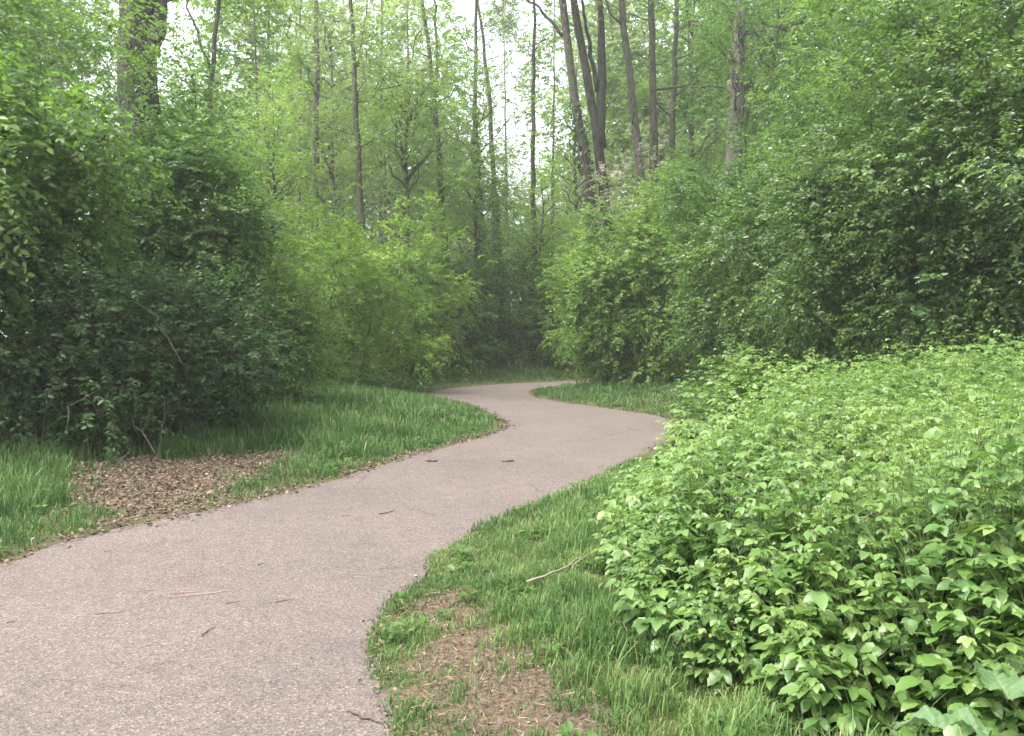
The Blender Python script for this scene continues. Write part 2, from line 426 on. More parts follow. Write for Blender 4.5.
# faint orange paint left on the paving
m_, nt_, N_, L_ = newmat('worn orange paint')
tc_ = N_('ShaderNodeTexCoord'); n_ = N_('ShaderNodeTexNoise'); n_.inputs['Scale'].default_value = 60; n_.inputs['Detail'].default_value = 5
L_(tc_.outputs['Object'], n_.inputs['Vector'])
r_ = ramp(nt_, [(.45, (.12, .095, .082)), (.62, (.20, .10, .066))]); L_(n_.outputs[0], r_.inputs[0])
p_ = N_('ShaderNodeBsdfPrincipled'); p_.inputs['Roughness'].default_value = .9; L_(r_.outputs[0], p_.inputs['Base Color'])
o_ = N_('ShaderNodeOutputMaterial'); L_(p_.outputs[0], o_.inputs[0])
acc = Acc()
for (x0, y0, x1, y1, w) in [(160, 604, 232, 596, .022), (168, 599, 200, 597, .012), (130, 597, 156, 595, .01)]:
    A = np.array(gp(x0, y0)); B = np.array(gp(x1, y1)); nn = 14
    c = A + (B - A) * np.linspace(0, 1, nn)[:, None] + R.normal(0, .004, (nn, 2)); pr = np.array([-(B - A)[1], (B - A)[0]]); pr /= np.linalg.norm(pr)
    ww = w * np.sin(np.linspace(.1, 3.04, nn))[:, None] * R.uniform(.5, 1.2, (nn, 1))
    V = np.vstack([np.column_stack([c - pr * ww, np.full(nn, PZ + .003)]), np.column_stack([c + pr * ww, np.full(nn, PZ + .003)])])
    q = np.arange(nn - 1)[:, None]
    acc.add(V, [np.hstack([q, q + 1, q + nn + 1, q + nn])])
tag(acc.build('path_marking', m_, flat=True), 'faint worn orange paint streaks on the footpath', kind='structure')

# ------------------------------------------------------------------ grass
nzG = Noise(21, .5); nzG2 = Noise(22, 1.8); nzG3 = Noise(23, .16)
def grass_zone(acc, x0, x1, y0, y1, dens, hmin, hmax, width, cond, hscale=None, tone=.45, straw=.02):
    n = int((x1 - x0) * (y1 - y0) * dens)
    P = np.column_stack([R.uniform(x0, x1, n), R.uniform(y0, y1, n)])
    s = sdist(P)
    keep = (s > np.where(P[:, 0] < P[:, 1] * .18 - 2.2, .02, -.11) + R.uniform(0, .10, n)) & cond(P, s) 
    P, s = P[keep], s[keep]
    pm = np.maximum(patch_mask(P, PATCH_R, .16), patch_mask(P, PATCH_L, .34) * .96)
    keep = R.uniform(0, 1, len(P)) > pm * np.where(P[:, 0] < -1, 1.0, .78)
    cl = nzG3(P) * .5 + nzG(P) * .5
    keep &= R.uniform(-1.9, .5, len(P)) < cl
    keep &= inside(P, BR) * R.uniform(0, 1, len(P)) < .75
    P, s, pm = P[keep], s[keep], pm[keep]
    n = len(P)
    h = R.uniform(hmin, hmax, n) * (1 + .35 * nzG(P) + .25 * nzG2(P + 5) + .2 * nzG3(P)) * np.where(R.uniform(0, 1, n) < .02, 1.7, 1) * (.5 + .5 * smooth(0, .5, s)) * (1 - .6 * pm)
    if hscale is not None: h *= hscale(P, s)
    h = np.maximum(h, .03)
    th = R.uniform(0, 6.28, n); d = np.column_stack([np.cos(th), np.sin(th), np.zeros(n)])
    lean = R.uniform(.1, .9, n)[:, None]
    sd = np.column_stack([-np.sin(th + R.normal(0, .6, n)), np.cos(th), np.zeros(n)])
    B = np.column_stack([P, gz(P) - .005]); up = np.array([0, 0, 1.])
    w = (width * R.uniform(.6, 1.3, n))[:, None]; H = h[:, None]
    m1 = B + up * H * .5 + d * H * lean * .18
    m2 = B + up * H * (.88 - .1 * lean) + d * H * lean * .55
    tp = B + up * H * (1.0 - .35 * lean) + d * H * lean * 1.0
    V = np.stack([B - sd * w, B + sd * w, m1 + sd * w * .85, m1 - sd * w * .85, m2 + sd * w * .5, m2 - sd * w * .5, tp], 1)
    i = np.arange(n)[:, None] * 7
    ti = np.clip(tone + .24 * nzG2(P) + .15 * nzG(P + 9) + R.normal(0, .17, n), 0, .93)
    ti = np.where(R.uniform(0, 1, n) < straw, 1., ti)
    acc.add(V, [np.vstack([i + [0, 1, 2, 3], i + [3, 2, 4, 5]]), i + [5, 4, 6]], np.repeat(ti, 7))

acc = Acc()
tr = lambda P, s: np.ones(len(P), bool)
leftside = lambda P, s: (s < 6)
# near verge beside the camera
grass_zone(acc, -1., 2.2, 2.2, 6.2, 7000, .04, .115, .0027, lambda P, s: P[:, 0] > -.8, lambda P, s: .75 + .7 * smooth(.35, 1.2, s), .62, .035)
grass_zone(acc, -1., 2.6, 6.2, 10.5, 3900, .05, .14, .0034, lambda P, s: P[:, 0] > -.6, None, .6, .03)
# verge across the path
grass_zone(acc, -8., -1.6, 5.2, 9.5, 2300, .06, .19, .0038, lambda P, s: P[:, 0] < -1, lambda P, s: .6 + .75 * smooth(.2, 1.2, s), .38, .03)
grass_zone(acc, -7., 0.2, 9.5, 13.5, 1700, .07, .22, .0052, lambda P, s: (P[:, 0] < .2), lambda P, s: .7 + .6 * smooth(.3, 1.5, s), .38, .03)
grass_zone(acc, -9., 0.2, 13.5, 21.5, 700, .08, .23, .008, lambda P, s: (P[:, 0] < .2), lambda P, s: .6 + .6 * smooth(.3, 2., s), .42, .02)
grass_zone(acc, -10., 4., 21.5, 33, 260, .09, .22, .012, tr, lambda P, s: .35 + .9 * smooth(.4, 2.2, s), .36, .01)
grass_zone(acc, .3, 8.5, 15, 26, 620, .05, .13, .008, lambda P, s: P[:, 0] > .4, None, .42, .02)
grass_zone(acc, 4., 16., 24, 36, 100, .12, .3, .016, tr, None, .4, .01)
grass_zone(acc, -4.2, .6, -3, 2.2, 500, .08, .2, .005, lambda P, s: P[:, 0] < -3, None, .4, .02)
tag(acc.build('grass', M['grass']), 'uncut green grass on the verges of the footpath', 'grass', kind='stuff')

# ------------------------------------------------------------------ low weeds among the grass
acc = Acc()
P = np.vstack([np.column_stack([R.uniform(-.8, 2.4, 420), R.uniform(2.6, 10, 420)]), np.column_stack([R.uniform(-6.5, -.2, 700), R.uniform(5.6, 14, 700)])])
s_ = sdist(P); P = P[(s_ > .06) & (nzG2(P * 1.3) + R.normal(0, .5, len(P)) > .1) & (patch_mask(P, PATCH_L, .1) < .3) & (patch_mask(P, PATCH_R, .1) < .3)]
nl = 7
for k in range(nl):
    a = R.uniform(0, 6.28, len(P)); up = R.uniform(.05, .9, len(P)); D = np.column_stack([np.cos(a), np.sin(a), up])
    L = R.uniform(.03, .085, len(P)); Pz = np.column_stack([P + R.normal(0, .02, P.shape), gz(P) + R.uniform(.01, .09, len(P))])
    leaves(acc, Pz, D, np.column_stack([-np.cos(a) * up, -np.sin(a) * up, np.ones(len(P))]) + R.normal(0, .2, (len(P), 3)), L, L * .6, 'oval', R.uniform(.1, .8, len(P)), curl=.25)
tag(acc.build('weeds', M['mid']), 'small broad leaved weeds scattered through the verge grass', 'weeds', kind='stuff')

# ------------------------------------------------------------------ fallen leaves
acc = Acc()
def litter(P, size, z=0.0, asp=None):
    n = len(P)
    s = sdist(P)
    zz = np.where(s < 0, PZ + .004, gz(P) + .006) + R.uniform(0, .02, n) + z
    th = R.uniform(0, 6.28, n)
    D = np.column_stack([np.cos(th), np.sin(th), R.normal(0, .3, n)])
    Nn = unit(np.column_stack([R.normal(0, .6, n), R.normal(0, .6, n), np.ones(n)]))
    L = size * R.uniform(.5, 1.3, n)
    leaves(acc, np.column_stack([P, zz]), D, Nn, L, L * (R.uniform(.4, .8, n) if asp is None else asp), 'oval' if asp is None else 'kite', np.clip(R.beta(1.25, 2.3, n) + (.12 if asp else 0), 0, 1), curl=-.15, fold=.25)
lo, hi = PATCH_L.min(0) - .3, PATCH_L.max(0) + .3
P = R.uniform(lo, hi, (17000, 2)); pm = patch_mask(P, PATCH_L, .3); P = P[R.uniform(0, 1, len(P)) < pm * .9]; litter(P, .038)
lo, hi = PATCH_R.min(0) - .2, PATCH_R.max(0) + .2
P = R.uniform(lo, hi, (5200, 2)); pm = patch_mask(P, PATCH_R, .12); P = P[R.uniform(0, 1, len(P)) < pm * .35]; litter(P, .02)
P = R.uniform(lo, hi, (7000, 2)); pm = patch_mask(P, PATCH_R, .3); P = P[R.uniform(0, 1, len(P)) < pm * .8]; litter(P, .055, .002, .06)
for E, k0, cnt, sz, spread in ((EL, 130, 9000, .036, .075), (ER, 110, 5200, .022, .05)):
    idx = R.randint(0, len(E), cnt)
    P = E[idx] + R.normal(0, spread, (cnt, 2)); P = P[nzG2(P) + R.normal(0, .5, len(P)) > -.75]
    litter(P, sz)
P = np.column_stack([R.uniform(-9, -.5, 9000), R.uniform(6, 24, 9000)]); s = sdist(P)
P = P[(s > 1.2) & (R.uniform(0, 1, len(P)) < smooth(1., 3.5, s))]; litter(P, .055)
P = np.column_stack([R.uniform(-3.6, 2.6, 900), R.uniform(3, 20, 900)]); P = P[(sdist(P) < -.1) & (R.uniform(0, 1, 900) < .35)]; litter(P, .014)
tag(acc.build('leaf_litter', M['litter']), 'brown fallen leaves lying along the path edges and in bare patches', 'leaves', kind='stuff')

# ------------------------------------------------------------------ woody plants
def curve(A, B, bow, n=8, wob=.03):
    t = np.linspace(0, 1, n)[:, None]; L = np.linalg.norm(B - A)
    p = A + (B - A) * t + np.asarray(bow) * (4 * t * (1 - t))
    w = R.normal(0, wob * L, (n, 3)); w[0] = 0; w[-1] = 0
    return p + w * np.sin(np.pi * t)

def cover(acc_l, acc_t, centre, radii, nclus, per, sigma, lsize, nleaf, slen, shape, aspect, droop, seed, inner=.5, lump=.3, fill=.15, ground=None, facing=.5, aim=None, zcut=None):
    """leafy shoots gathered in clumps over an uneven crown; returns the clump centres"""
    c = np.asarray(centre); radii = np.asarray(radii)
    na, nb = Noise(seed, 1.5, 3), Noise(seed + 1, .62, 3)
    def env(u): return 1 + lump * na(u) + lump * .45 * nb(u)
    u = unit(R.normal(size=(nclus * 3, 3)))
    u = u[R.uniform(0, 1, len(u)) < np.where(u[:, 1] < .25, 1, .45)][:nclus]
    rr = 1 - (1 - inner) * R.uniform(0, 1, len(u)) ** 1.7
    C = c + u * radii * (env(u) * rr)[:, None]
    ci = R.randint(0, len(C), int(nclus * per * (1 - fill)))
    vv = unit(R.normal(size=(len(ci), 3))); cs = (R.uniform(.65, 1.45, len(C)) * sigma * 1.35)[ci][:, None]
    A = C[ci] + vv * cs * R.uniform(.35, 1.1, (len(ci), 1)) ** .6 * np.array([1, 1, .72])
    ct = R.uniform(.05, .95, len(C))[ci]
    m = int(nclus * per * fill)
    u2 = unit(R.normal(size=(m, 3))); u2 = u2[R.uniform(0, 1, m) < np.where(u2[:, 1] < .25, 1, .45)]
    A2 = c + u2 * radii * (env(u2) * (1 - .6 * R.uniform(0, 1, len(u2)) ** 1.4))[:, None]
    vv = np.vstack([vv, np.zeros_like(A2)]); A = np.vstack([A, A2]); ct = np.concatenate([ct, R.uniform(.2, .7, len(A2))])
    zg = gz(A[:, :2]) + .15
    k = A[:, 2] > zg
    if zcut is not None: k &= A[:, 2] > zcut
    A, ct, vv = A[k], ct[k], vv[k]
    out = unit((A - c) / radii)
    D = unit(out * .55 + vv * .75 + np.array([0, 0, .2]) + R.normal(0, .38, A.shape))
    L = slen * R.uniform(.5, 1.3, len(A))
    shoots(acc_l, acc_t, A, D, L, nleaf, lsize, aspect, shape, droop, ct, facing)
    if acc_t is not None:       # long arching sprays breaking the outline
        m = max(10, nclus // 4); u3 = unit(R.normal(size=(m, 3)) + [0, -.4, .25]); A3 = c + u3 * radii * env(u3)[:, None] * .86
        k = A3[:, 2] > gz(A3[:, :2]) + .4; A3, u3 = A3[k], u3[k]
        D3 = unit(u3 + np.array([0, 0, .35]) + R.normal(0, .3, A3.shape))
        shoots(acc_l, acc_t, A3, D3, radii[0] * R.uniform(.3, .65, len(A3)), 22, lsize, aspect, shape, .75, R.uniform(.4, .95, len(A3)), facing, .006)
    return C

def shrub(name, label, px, d, hw, top, mat, bot=None, nclus=110, per=22, sigma=.24, lsize=.06, nleaf=9, slen=.42, shape='kite', aspect=.55,
          droop=.3, depth=1.0, stems=9, group=None, seed=1, twigs=True, cat='shrub', inner=.5, lump=.3, cy=0., stem_mat='stem', leaf_part='foliage', dead=0):
    x = (px - 512) / F * d; per = int(per * 1.55); lsize = lsize * 1.55 if lsize < .1 else lsize; sigma = sigma * 1.1
    base = np.array([x, d, gz([[x, d]])[0]])
    rx = hw / F * d
    zt = CAMH - (top - HOR) / F * d
    zb = base[2] if bot is None else CAMH - (bot - HOR) / F * d
    c = np.array([x, d + cy, (zt + zb) / 2]); rz = (zt - zb) / 2
    root = empty(name, base); tag(root, label, cat, group)
    al, at = Acc(), Acc()
    C = cover(al, at if twigs else None, c, (rx, rx * depth, rz), nclus, per, sigma, lsize, nleaf, slen, shape, aspect, droop, seed, inner=inner, lump=lump)
    R.shuffle(C)
    for i in range(stems):
        e = C[i % len(C)] ; b0 = base + np.array([R.normal(0, .18 * rx), R.normal(0, .18 * rx), -.05])
        if e[2] < base[2] + .5: continue
        p = curve(b0, e, (0, 0, .12 * rz), 9, .025); r0 = R.uniform(.014, .032)
        tube(at, p, np.linspace(r0, r0 * .3, 9), 5)
        for q in range(3):
            e2 = C[R.randint(len(C))]
            a0 = p[R.randint(3, 7)]
            if np.linalg.norm(e2 - a0) < rx * 1.3:
                tube(at, curve(a0, e2, (0, 0, .1), 7, .04), np.linspace(r0 * .5, .003, 7), 4)
    for i in range(dead):     # bare dead twigs poking out
        a0 = C[R.randint(len(C))]; dd = unit(R.normal(size=3) * [1, 1, .6]); dd[1] = -abs(dd[1])
        tube(at, curve(a0 - dd * .3, a0 + dd * R.uniform(.5, 1.5), (0, 0, .14), 8, .05), np.linspace(.008, .002, 8), 4, tint=.9)
    al.build(leaf_part, M[mat], root, loc=base)
    at.build('stem', M[stem_mat], root, loc=base)
    return root

# ---- shrubs on the near side of the curve, from the camera outwards
shrub('maple_sapling', 'large leaved young maple leaning over dark undergrowth at the near bend', 40, 12.0, 135, 105, 'maple', bot=300, nclus=130, per=15, sigma=.26, lsize=.115, nleaf=8, slen=.5,
      shape='oval', aspect=.6, droop=.55, depth=.75, seed=31, cat='tree', leaf_part='crown', cy=-1.5, lump=.3, stems=5)
shrub('maple_sapling', 'taller maple sapling just behind the large leaved young maple', -65, 13.5, 150, -120, 'maple', bot=230, nclus=110, per=16, sigma=.35, lsize=.11, nleaf=8, slen=.55,
      shape='kite', aspect=.6, droop=.45, seed=33, cat='tree', leaf_part='crown')
shrub('undergrowth_shrub', 'dim twiggy shrub in shade beneath the young maple', 20, 10.3, 130, 258, 'shade_leaf', nclus=110, per=14, lsize=.055, seed=35, stems=26, dead=40, sigma=.22, depth=.7)
shrub('honeysuckle_shrub', 'tall blue green shrub between the young maple and the yellow green bushes', 185, 14.6, 66, 112, 'mid', bot=330, nclus=110, per=22, lsize=.07, seed=37, shape='kite', sigma=.25)
shrub('honeysuckle_shrub', 'arching dark shrub with pale sprays over the leaf litter patch', 180, 11.9, 84, 292, 'shade_leaf', nclus=95, per=16, lsize=.055, seed=39, stems=26, dead=36, depth=.7)
shrub('undergrowth_shrub', 'low dark shrub of tangled twigs behind the bare leaf litter patch', 122, 10.9, 78, 300, 'shade_leaf', nclus=80, per=13, lsize=.055, seed=36, stems=30, dead=46, sigma=.2, depth=.6)
shrub('honeysuckle_shrub', 'rounded mid green shrub over the long grass by the litter patch', 258, 15.4, 72, 245, 'fresh', nclus=100, per=20, lsize=.055, seed=41, stems=14, dead=6)
shrub('spicebush', 'tall yellow green bush beside the long grass bank', 325, 23.5, 82, 205, 'lime', nclus=110, per=17, lsize=.085, dead=8, seed=43, stems=14)
shrub('spicebush', 'bright yellow green bush where the grass bank narrows', 398, 28.5, 66, 228, 'lime', nclus=90, per=17, lsize=.095, seed=45, stems=12)
shrub('spicebush', 'low green bush at the far end of the grass bank', 455, 31.5, 46, 262, 'mid', nclus=90, per=18, lsize=.09, seed=47, stems=8)
shrub('honeysuckle_shrub', 'dark bush straight behind the last visible bend of the path', 502, 34., 52, 255, 'deep', nclus=110, per=18, lsize=.10, seed=49, stems=8, sigma=.3)
# ---- far side of the curve
shrub('honeysuckle_shrub', 'small bush overhanging the vanishing end of the path', 562, 33.5, 46, 268, 'fresh', nclus=90, per=18, lsize=.09, seed=51, stems=8)
shrub('honeysuckle_shrub', 'rounded bright bush at the tip of the grass strip', 606, 24.6, 48, 236, 'fresh', nclus=110, per=20, lsize=.08, seed=53, stems=8)
shrub('honeysuckle_shrub', 'broad sunlit bush with brightest top behind the grass strip', 655, 24.0, 75, 178, 'fresh', nclus=150, per=22, lsize=.075, seed=55, stems=10, sigma=.28)
shrub('honeysuckle_shrub', 'dark low bush at the wide end of the grass strip', 735, 20.5, 62, 165, 'mid', nclus=120, per=22, lsize=.07, seed=57, stems=10)
shrub('hawthorn_shrub', 'dense bush behind the pale bramble spray', 790, 17.8, 72, 150, 'thorn', nclus=140, per=22, lsize=.065, seed=59, stems=10)
shrub('hawthorn_shrub', 'tall leafy thorn bush rising behind the middle of the bramble thicket', 880, 14.6, 105, 70, 'thorn', nclus=190, per=24, lsize=.06, seed=61, stems=12, dead=16, sigma=.28)
shrub('hawthorn_tree', 'biggest thorn tree, its leafy wall towering over the bramble thicket', 985, 13.2, 135, -60, 'thorn', nclus=230, per=24, lsize=.06, seed=63, stems=14, dead=24, sigma=.3, cat='tree', leaf_part='crown')
shrub('hawthorn_tree', 'thorn tree at the edge of view beyond the bramble thicket', 1130, 11.8, 130, -20, 'deep', nclus=150, per=20, lsize=.06, seed=65, stems=10, cat='tree', leaf_part='crown')
shrub('hawthorn_tree', 'upright yellowish tree crown behind the tall leafy thorn bush', 905, 19.5, 110, -90, 'fresh', bot=190, nclus=150, per=20, lsize=.075, seed=67, stems=8, sigma=.35, cat='tree', leaf_part='crown')
shrub('blossom_shrub', 'pale tan budding shrub at the foot of the forked trunks', 632, 28.5, 48, 160, 'bud', bot=235, nclus=45, per=4, lsize=.07, seed=69, stems=8)

# ---- deeper bushes closing the view between the trunks
filler = [(250, 24, 60, 235, 'fresh'), (140, 22, 80, 215, 'mid'), (345, 31, 60, 235, 'lime'), (425, 36, 60, 225, 'fresh'), (520, 38, 50, 215, 'mid'),
          (590, 36, 50, 190, 'fresh'), (690, 33, 60, 165, 'mid'), (770, 29, 70, 140, 'mid'), (30, 20, 90, 170, 'deep'), (470, 46, 60, 235, 'pale'), (300, 44, 70, 240, 'pale'), (860, 30, 80, 130, 'mid'),
          (960, 22, 110, 120, 'mid'), (1060, 18, 110, 100, 'deep'), (840, 22, 90, 150, 'mid'), (390, 50, 70, 190, 'pale'), (545, 52, 60, 170, 'pale'), (640, 46, 70, 150, 'pale'), (-60, 17, 100, 150, 'deep'), (730, 42, 70, 120, 'fresh'), (518, 44, 45, 190, 'mid'), (362, 36, 50, 225, 'mid'), (1030, 24, 120, -60, 'deep')]
for i, (px, d, hw, top, mt) in enumerate(filler):
    shrub('understorey_shrub', 'leafy shrub partly hidden deep among the trunks', px, d, hw, top, mt, nclus=75, per=14, lsize=.105, sigma=.4, slen=.55, nleaf=8, seed=80 + i, stems=6, twigs=False, group='shrubs deep among the trunks')

# ------------------------------------------------------------------ trees
def tall_tree(name, label, pts, d, wpx, bark='bark', leafmat='pale', H=19., limbs=12, zlimb=5.5, dens=1.0, group=None, sides=10, ivy=None, lsize=.11,
              extra=(), reach=3.0, spread=.5, bare_limbs=4):
    """a forest tree whose trunk passes through the given points of the view at distance d"""
    W = np.array([wp(px, py, d) for px, py in pts])
    W = W[np.argsort(W[:, 2])]
    sl = (W[1] - W[0]) / max(W[1][2] - W[0][2], .1)
    x0 = W[0] - sl * W[0][2]; x0[2] = gz([[x0[0], x0[1]]])[0] - .05
    su = (W[-1] - W[-2]) / max(W[-1][2] - W[-2][2], .1)
    tops = [W[-1] + su * k * .85 + np.array([R.normal(0, .15), R.normal(0, .15), 0]) for k in np.linspace(2, max(H - W[-1][2], 3), 4)]
    key = np.vstack([x0, W, tops])
    zz = np.linspace(x0[2], key[-1][2], 26)
    tr = np.column_stack([np.interp(zz, key[:, 2], key[:, 0]), np.interp(zz, key[:, 2], key[:, 1]), zz])
    ker = np.array([.25, .5, .25])
    for _ in range(2):
        tr[1:-1, :2] = tr[:-2, :2] * .25 + tr[1:-1, :2] * .5 + tr[2:, :2] * .25
    tr[1:-1, :2] += R.normal(0, .02, (24, 2))
    r0 = wpx / 2 / F * d
    rad = r0 * (1.12 - .85 * np.clip(zz / H, 0, 1) ** 1.1); rad[0] *= 1.45; rad[1] *= 1.12
    rad = np.maximum(rad, .02)
    base = tr[0] + [0, 0, .05]
    root = empty(name, base); tag(root, label, 'tree', group)
    at, al = Acc(), Acc()
    tube(at, tr, rad, sides, rough=.06)
    def along(z): return np.array([np.interp(z, zz, tr[:, 0]), np.interp(z, zz, tr[:, 1]), z])
    for (ppts, w2) in extra:        # forks and big bare limbs read off the view
        q = np.array([wp(a, b, d + dd) for a, b, dd in ppts]); kk = 12
        tt = np.linspace(0, len(q) - 1, kk)
        cc = np.column_stack([np.interp(tt, np.arange(len(q)), q[:, i]) for i in range(3)])
        cc[1:-1] += R.normal(0, .025, (kk - 2, 3))
        tube(at, cc, np.linspace(w2 / 2 / F * d, w2 / 5 / F * d, kk), 7, rough=.05)
    S, SDn = [], []
    for i in range(limbs + bare_limbs):
        bare_l = i >= limbs
        z = R.uniform(zlimb, H * .93) if not bare_l else R.uniform(2.5, max(zlimb, 4.) + 3)
        a0 = along(z); th = R.uniform(0, 6.28)
        ln = reach * (1 - .55 * z / H) * R.uniform(.7, 1.25) * (1 if not bare_l else .55)
        e = a0 + np.array([math.cos(th) * ln, math.sin(th) * ln, ln * R.uniform(.25, .9)])
        p = curve(a0, e, (0, 0, -.06 * ln), 9, .035); rl = np.interp(z, zz, rad) * R.uniform(.22, .42) * (.6 if bare_l else 1)
        tube(at, p, np.linspace(max(rl, .012), .006, 9), 5)
        for q in range(5 if not bare_l else 3):
            k = R.randint(3, 9) if q else 8
            a1 = p[k]; dr = unit(unit(e - a0) * .6 + R.normal(0, .6, 3) + [0, 0, .25]); l2 = ln * R.uniform(.25, .5)
            p2 = curve(a1, a1 + dr * l2, (0, 0, 0), 6, .05); tube(at, p2, np.linspace(max(rl * .35, .006), .003, 6), 4)
            if not bare_l:
                m = int(R.uniform(12, 26) * dens)
                S.append(p2[R.randint(1, 6, m)] + R.normal(0, spread * .55, (m, 3))); SDn.append(dr + R.normal(0, .5, (m, 3)))
    if S:
        S = np.vstack(S); SDn = np.vstack(SDn)
        shoots(al, at if d < 34 else None, S, SDn, R.uniform(.25, .6, len(S)), 8, lsize, .55, 'kite', .35)
    if ivy:
        z0, z1, num = ivy
        z = R.uniform(z0, z1, num); th = R.uniform(0, 6.28, num)
        cx = np.interp(z, zz, tr[:, 0]); cy = np.interp(z, zz, tr[:, 1]); rr = np.interp(z, zz, rad)
        rad_out = rr + np.abs(R.normal(0, .10, num)) * (1.3 - .9 * (z - z0) / (z1 - z0))
        o = np.column_stack([np.cos(th), np.sin(th), np.zeros(num)])
        P = np.column_stack([cx, cy, z]) + o * rad_out[:, None]
        ai = Acc(); sz = R.uniform(.06, .12, num)
        leaves(ai, P, o * .4 + np.array([0, 0, -.7]) + R.normal(0, .4, P.shape), o + [0, 0, .4] + R.normal(0, .3, P.shape), sz, sz * .85, 'kite')
        ai.build('ivy', M['ivy'], root, loc=base)
    at.build('trunk', M[bark], root, loc=base)
    if S is not None and len(S): al.build('crown', M[leafmat], root, loc=base)
    return root

tall_tree('forest_tree', 'thickest dark furrowed trunk standing above the young maple', [(143, 108), (140, 50), (146, 0)], 19., 43, 'bark_dark', H=21, limbs=5, zlimb=11, sides=18, reach=4,
          extra=[([(155, 60, 0), (166, 20, 0), (172, -60, .3)], 20)])
tall_tree('forest_tree', 'dark trunk glimpsed through leaves beside the thickest trunk', [(42, 70), (40, 0)], 25., 14, 'bark_dark', H=18, limbs=7, zlimb=6)
tall_tree('forest_tree', 'slim leaning trunk next to the thickest trunk', [(210, 120), (218, 60), (226, 0)], 22., 7, 'bark', H=15, limbs=9, zlimb=5.5, leafmat='fresh',
          extra=[([(215, 75, 0), (195, 20, 0), (185, -30, 0)], 3)])
tall_tree('forest_tree', 'pale grey straight trunk rising behind the tall yellow green bush', [(316, 210), (318, 100), (320, 0)], 33., 9, 'bark_pale', H=19, zlimb=9, limbs=10, leafmat='lime')
tall_tree('forest_tree', 'slim dark trunk over the gap between the yellow green bushes', [(363, 235), (358, 120), (353, 0)], 30., 7.5, 'bark', H=18, zlimb=8, limbs=9, leafmat='pale',
          extra=[([(360, 70, 0), (366, 40, .2), (370, 5, .3)], 3)])
tall_tree('forest_tree', 'slender trunk leaning away from the slim dark trunk, forked high up', [(446, 275), (438, 120), (423, 0)], 33., 8, 'bark', H=17, zlimb=8, limbs=8, leafmat='pale',
          extra=[([(437, 100, 0), (438, 50, .2), (434, -10, .3)], 4)])
tall_tree('forest_tree', 'ivy wrapped trunk behind the last bend of the path', [(480, 250), (475, 120), (477, 0)], 36., 7, 'bark', H=19, zlimb=8, limbs=8, leafmat='pale', ivy=(.5, 10., 3600))
tall_tree('forest_tree', 'ivy clad trunk, forked near the top, beside the other ivy trunk', [(497, 250), (490, 100), (483, 40), (478, 0)], 38., 7, 'bark', H=18, zlimb=8, limbs=7, leafmat='pale', ivy=(.5, 8., 2600))
tall_tree('forest_tree', 'straight thin dark trunk against the brightest sky gap', [(534, 300), (533, 120), (535, 0)], 36., 6.5, 'bark_dark', H=18, zlimb=12, limbs=5, dens=.5, bare_limbs=9)
tall_tree('forest_tree', 'ivy dotted outer stem of the leaning trunk cluster', [(592, 222), (575, 110), (560, 0)], 29., 12, 'bark', H=20, zlimb=13, limbs=7, ivy=(2.5, 9.5, 1500), dens=.6,
          extra=[([(562, 40, 0), (540, 15, 0), (515, -5, 0)], 4), ])
tall_tree('forest_tree', 'forked middle stem of the leaning trunk cluster', [(606, 215), (594, 120), (571, 0)], 29.6, 12, 'bark_dark', H=20, zlimb=13, limbs=6, dens=.6,
          extra=[([(600, 150, 0), (601, 60, 0), (597, -20, 0)], 11), ([(596, 95, 0), (584, 30, .2), (580, -10, .3)], 5)])
tall_tree('forest_tree', 'leaning trunk standing between the cluster and the straight pair', [(638, 165), (629, 80), (618, 0)], 29., 10, 'bark', H=20, zlimb=12, limbs=8, dens=.7)
tall_tree('forest_tree', 'straight trunk of the pair behind the broad sunlit bush', [(653, 170), (651, 80), (648, 0)], 30., 10.5, 'bark', H=20, zlimb=12, limbs=8, dens=.7,
          extra=[([(652, 93, 0), (690, 90, -.5), (735, 92, -1), (790, 88, -1.4)], 3)])
tall_tree('forest_tree', 'thinner straight trunk between the pair and the pale trunk', [(670, 165), (672, 80), (674, 0)], 33., 8.5, 'bark', H=19, zlimb=9, limbs=8, leafmat='fresh')
tall_tree('forest_tree', 'broad pale barked trunk rising behind the bushes', [(732, 155), (735, 80), (738, 0)], 25., 18, 'bark_pale', H=20, zlimb=9, limbs=9, sides=14, leafmat='mid', bare_limbs=12)
tall_tree('forest_tree', 'dim dark trunk behind the broad pale barked trunk', [(792, 130), (790, 60), (792, 0)], 31., 16, 'bark_dark', H=19, zlimb=6, limbs=10, leafmat='mid', bare_limbs=8)

for px, d, w_, lean, y0 in ((300, 42, 5, 4, 220), (386, 44, 5, -3, 240), (405, 40, 4.5, 5, 250), (508, 48, 4, -5, 260), (552, 44, 4, 2, 240), (690, 40, 6, -4, 180), (712, 44, 5, 3, 170), (262, 38, 5, -4, 210)):
    tall_tree('forest_tree', 'thin grey trunk standing farther back than the main trunks', [(px, y0), (px + lean * .6, 100), (px + lean, 0)], d, w_, 'bark', H=17, zlimb=9, limbs=6, bare_limbs=6, dens=.7, group='thin trunks deeper in the wood')

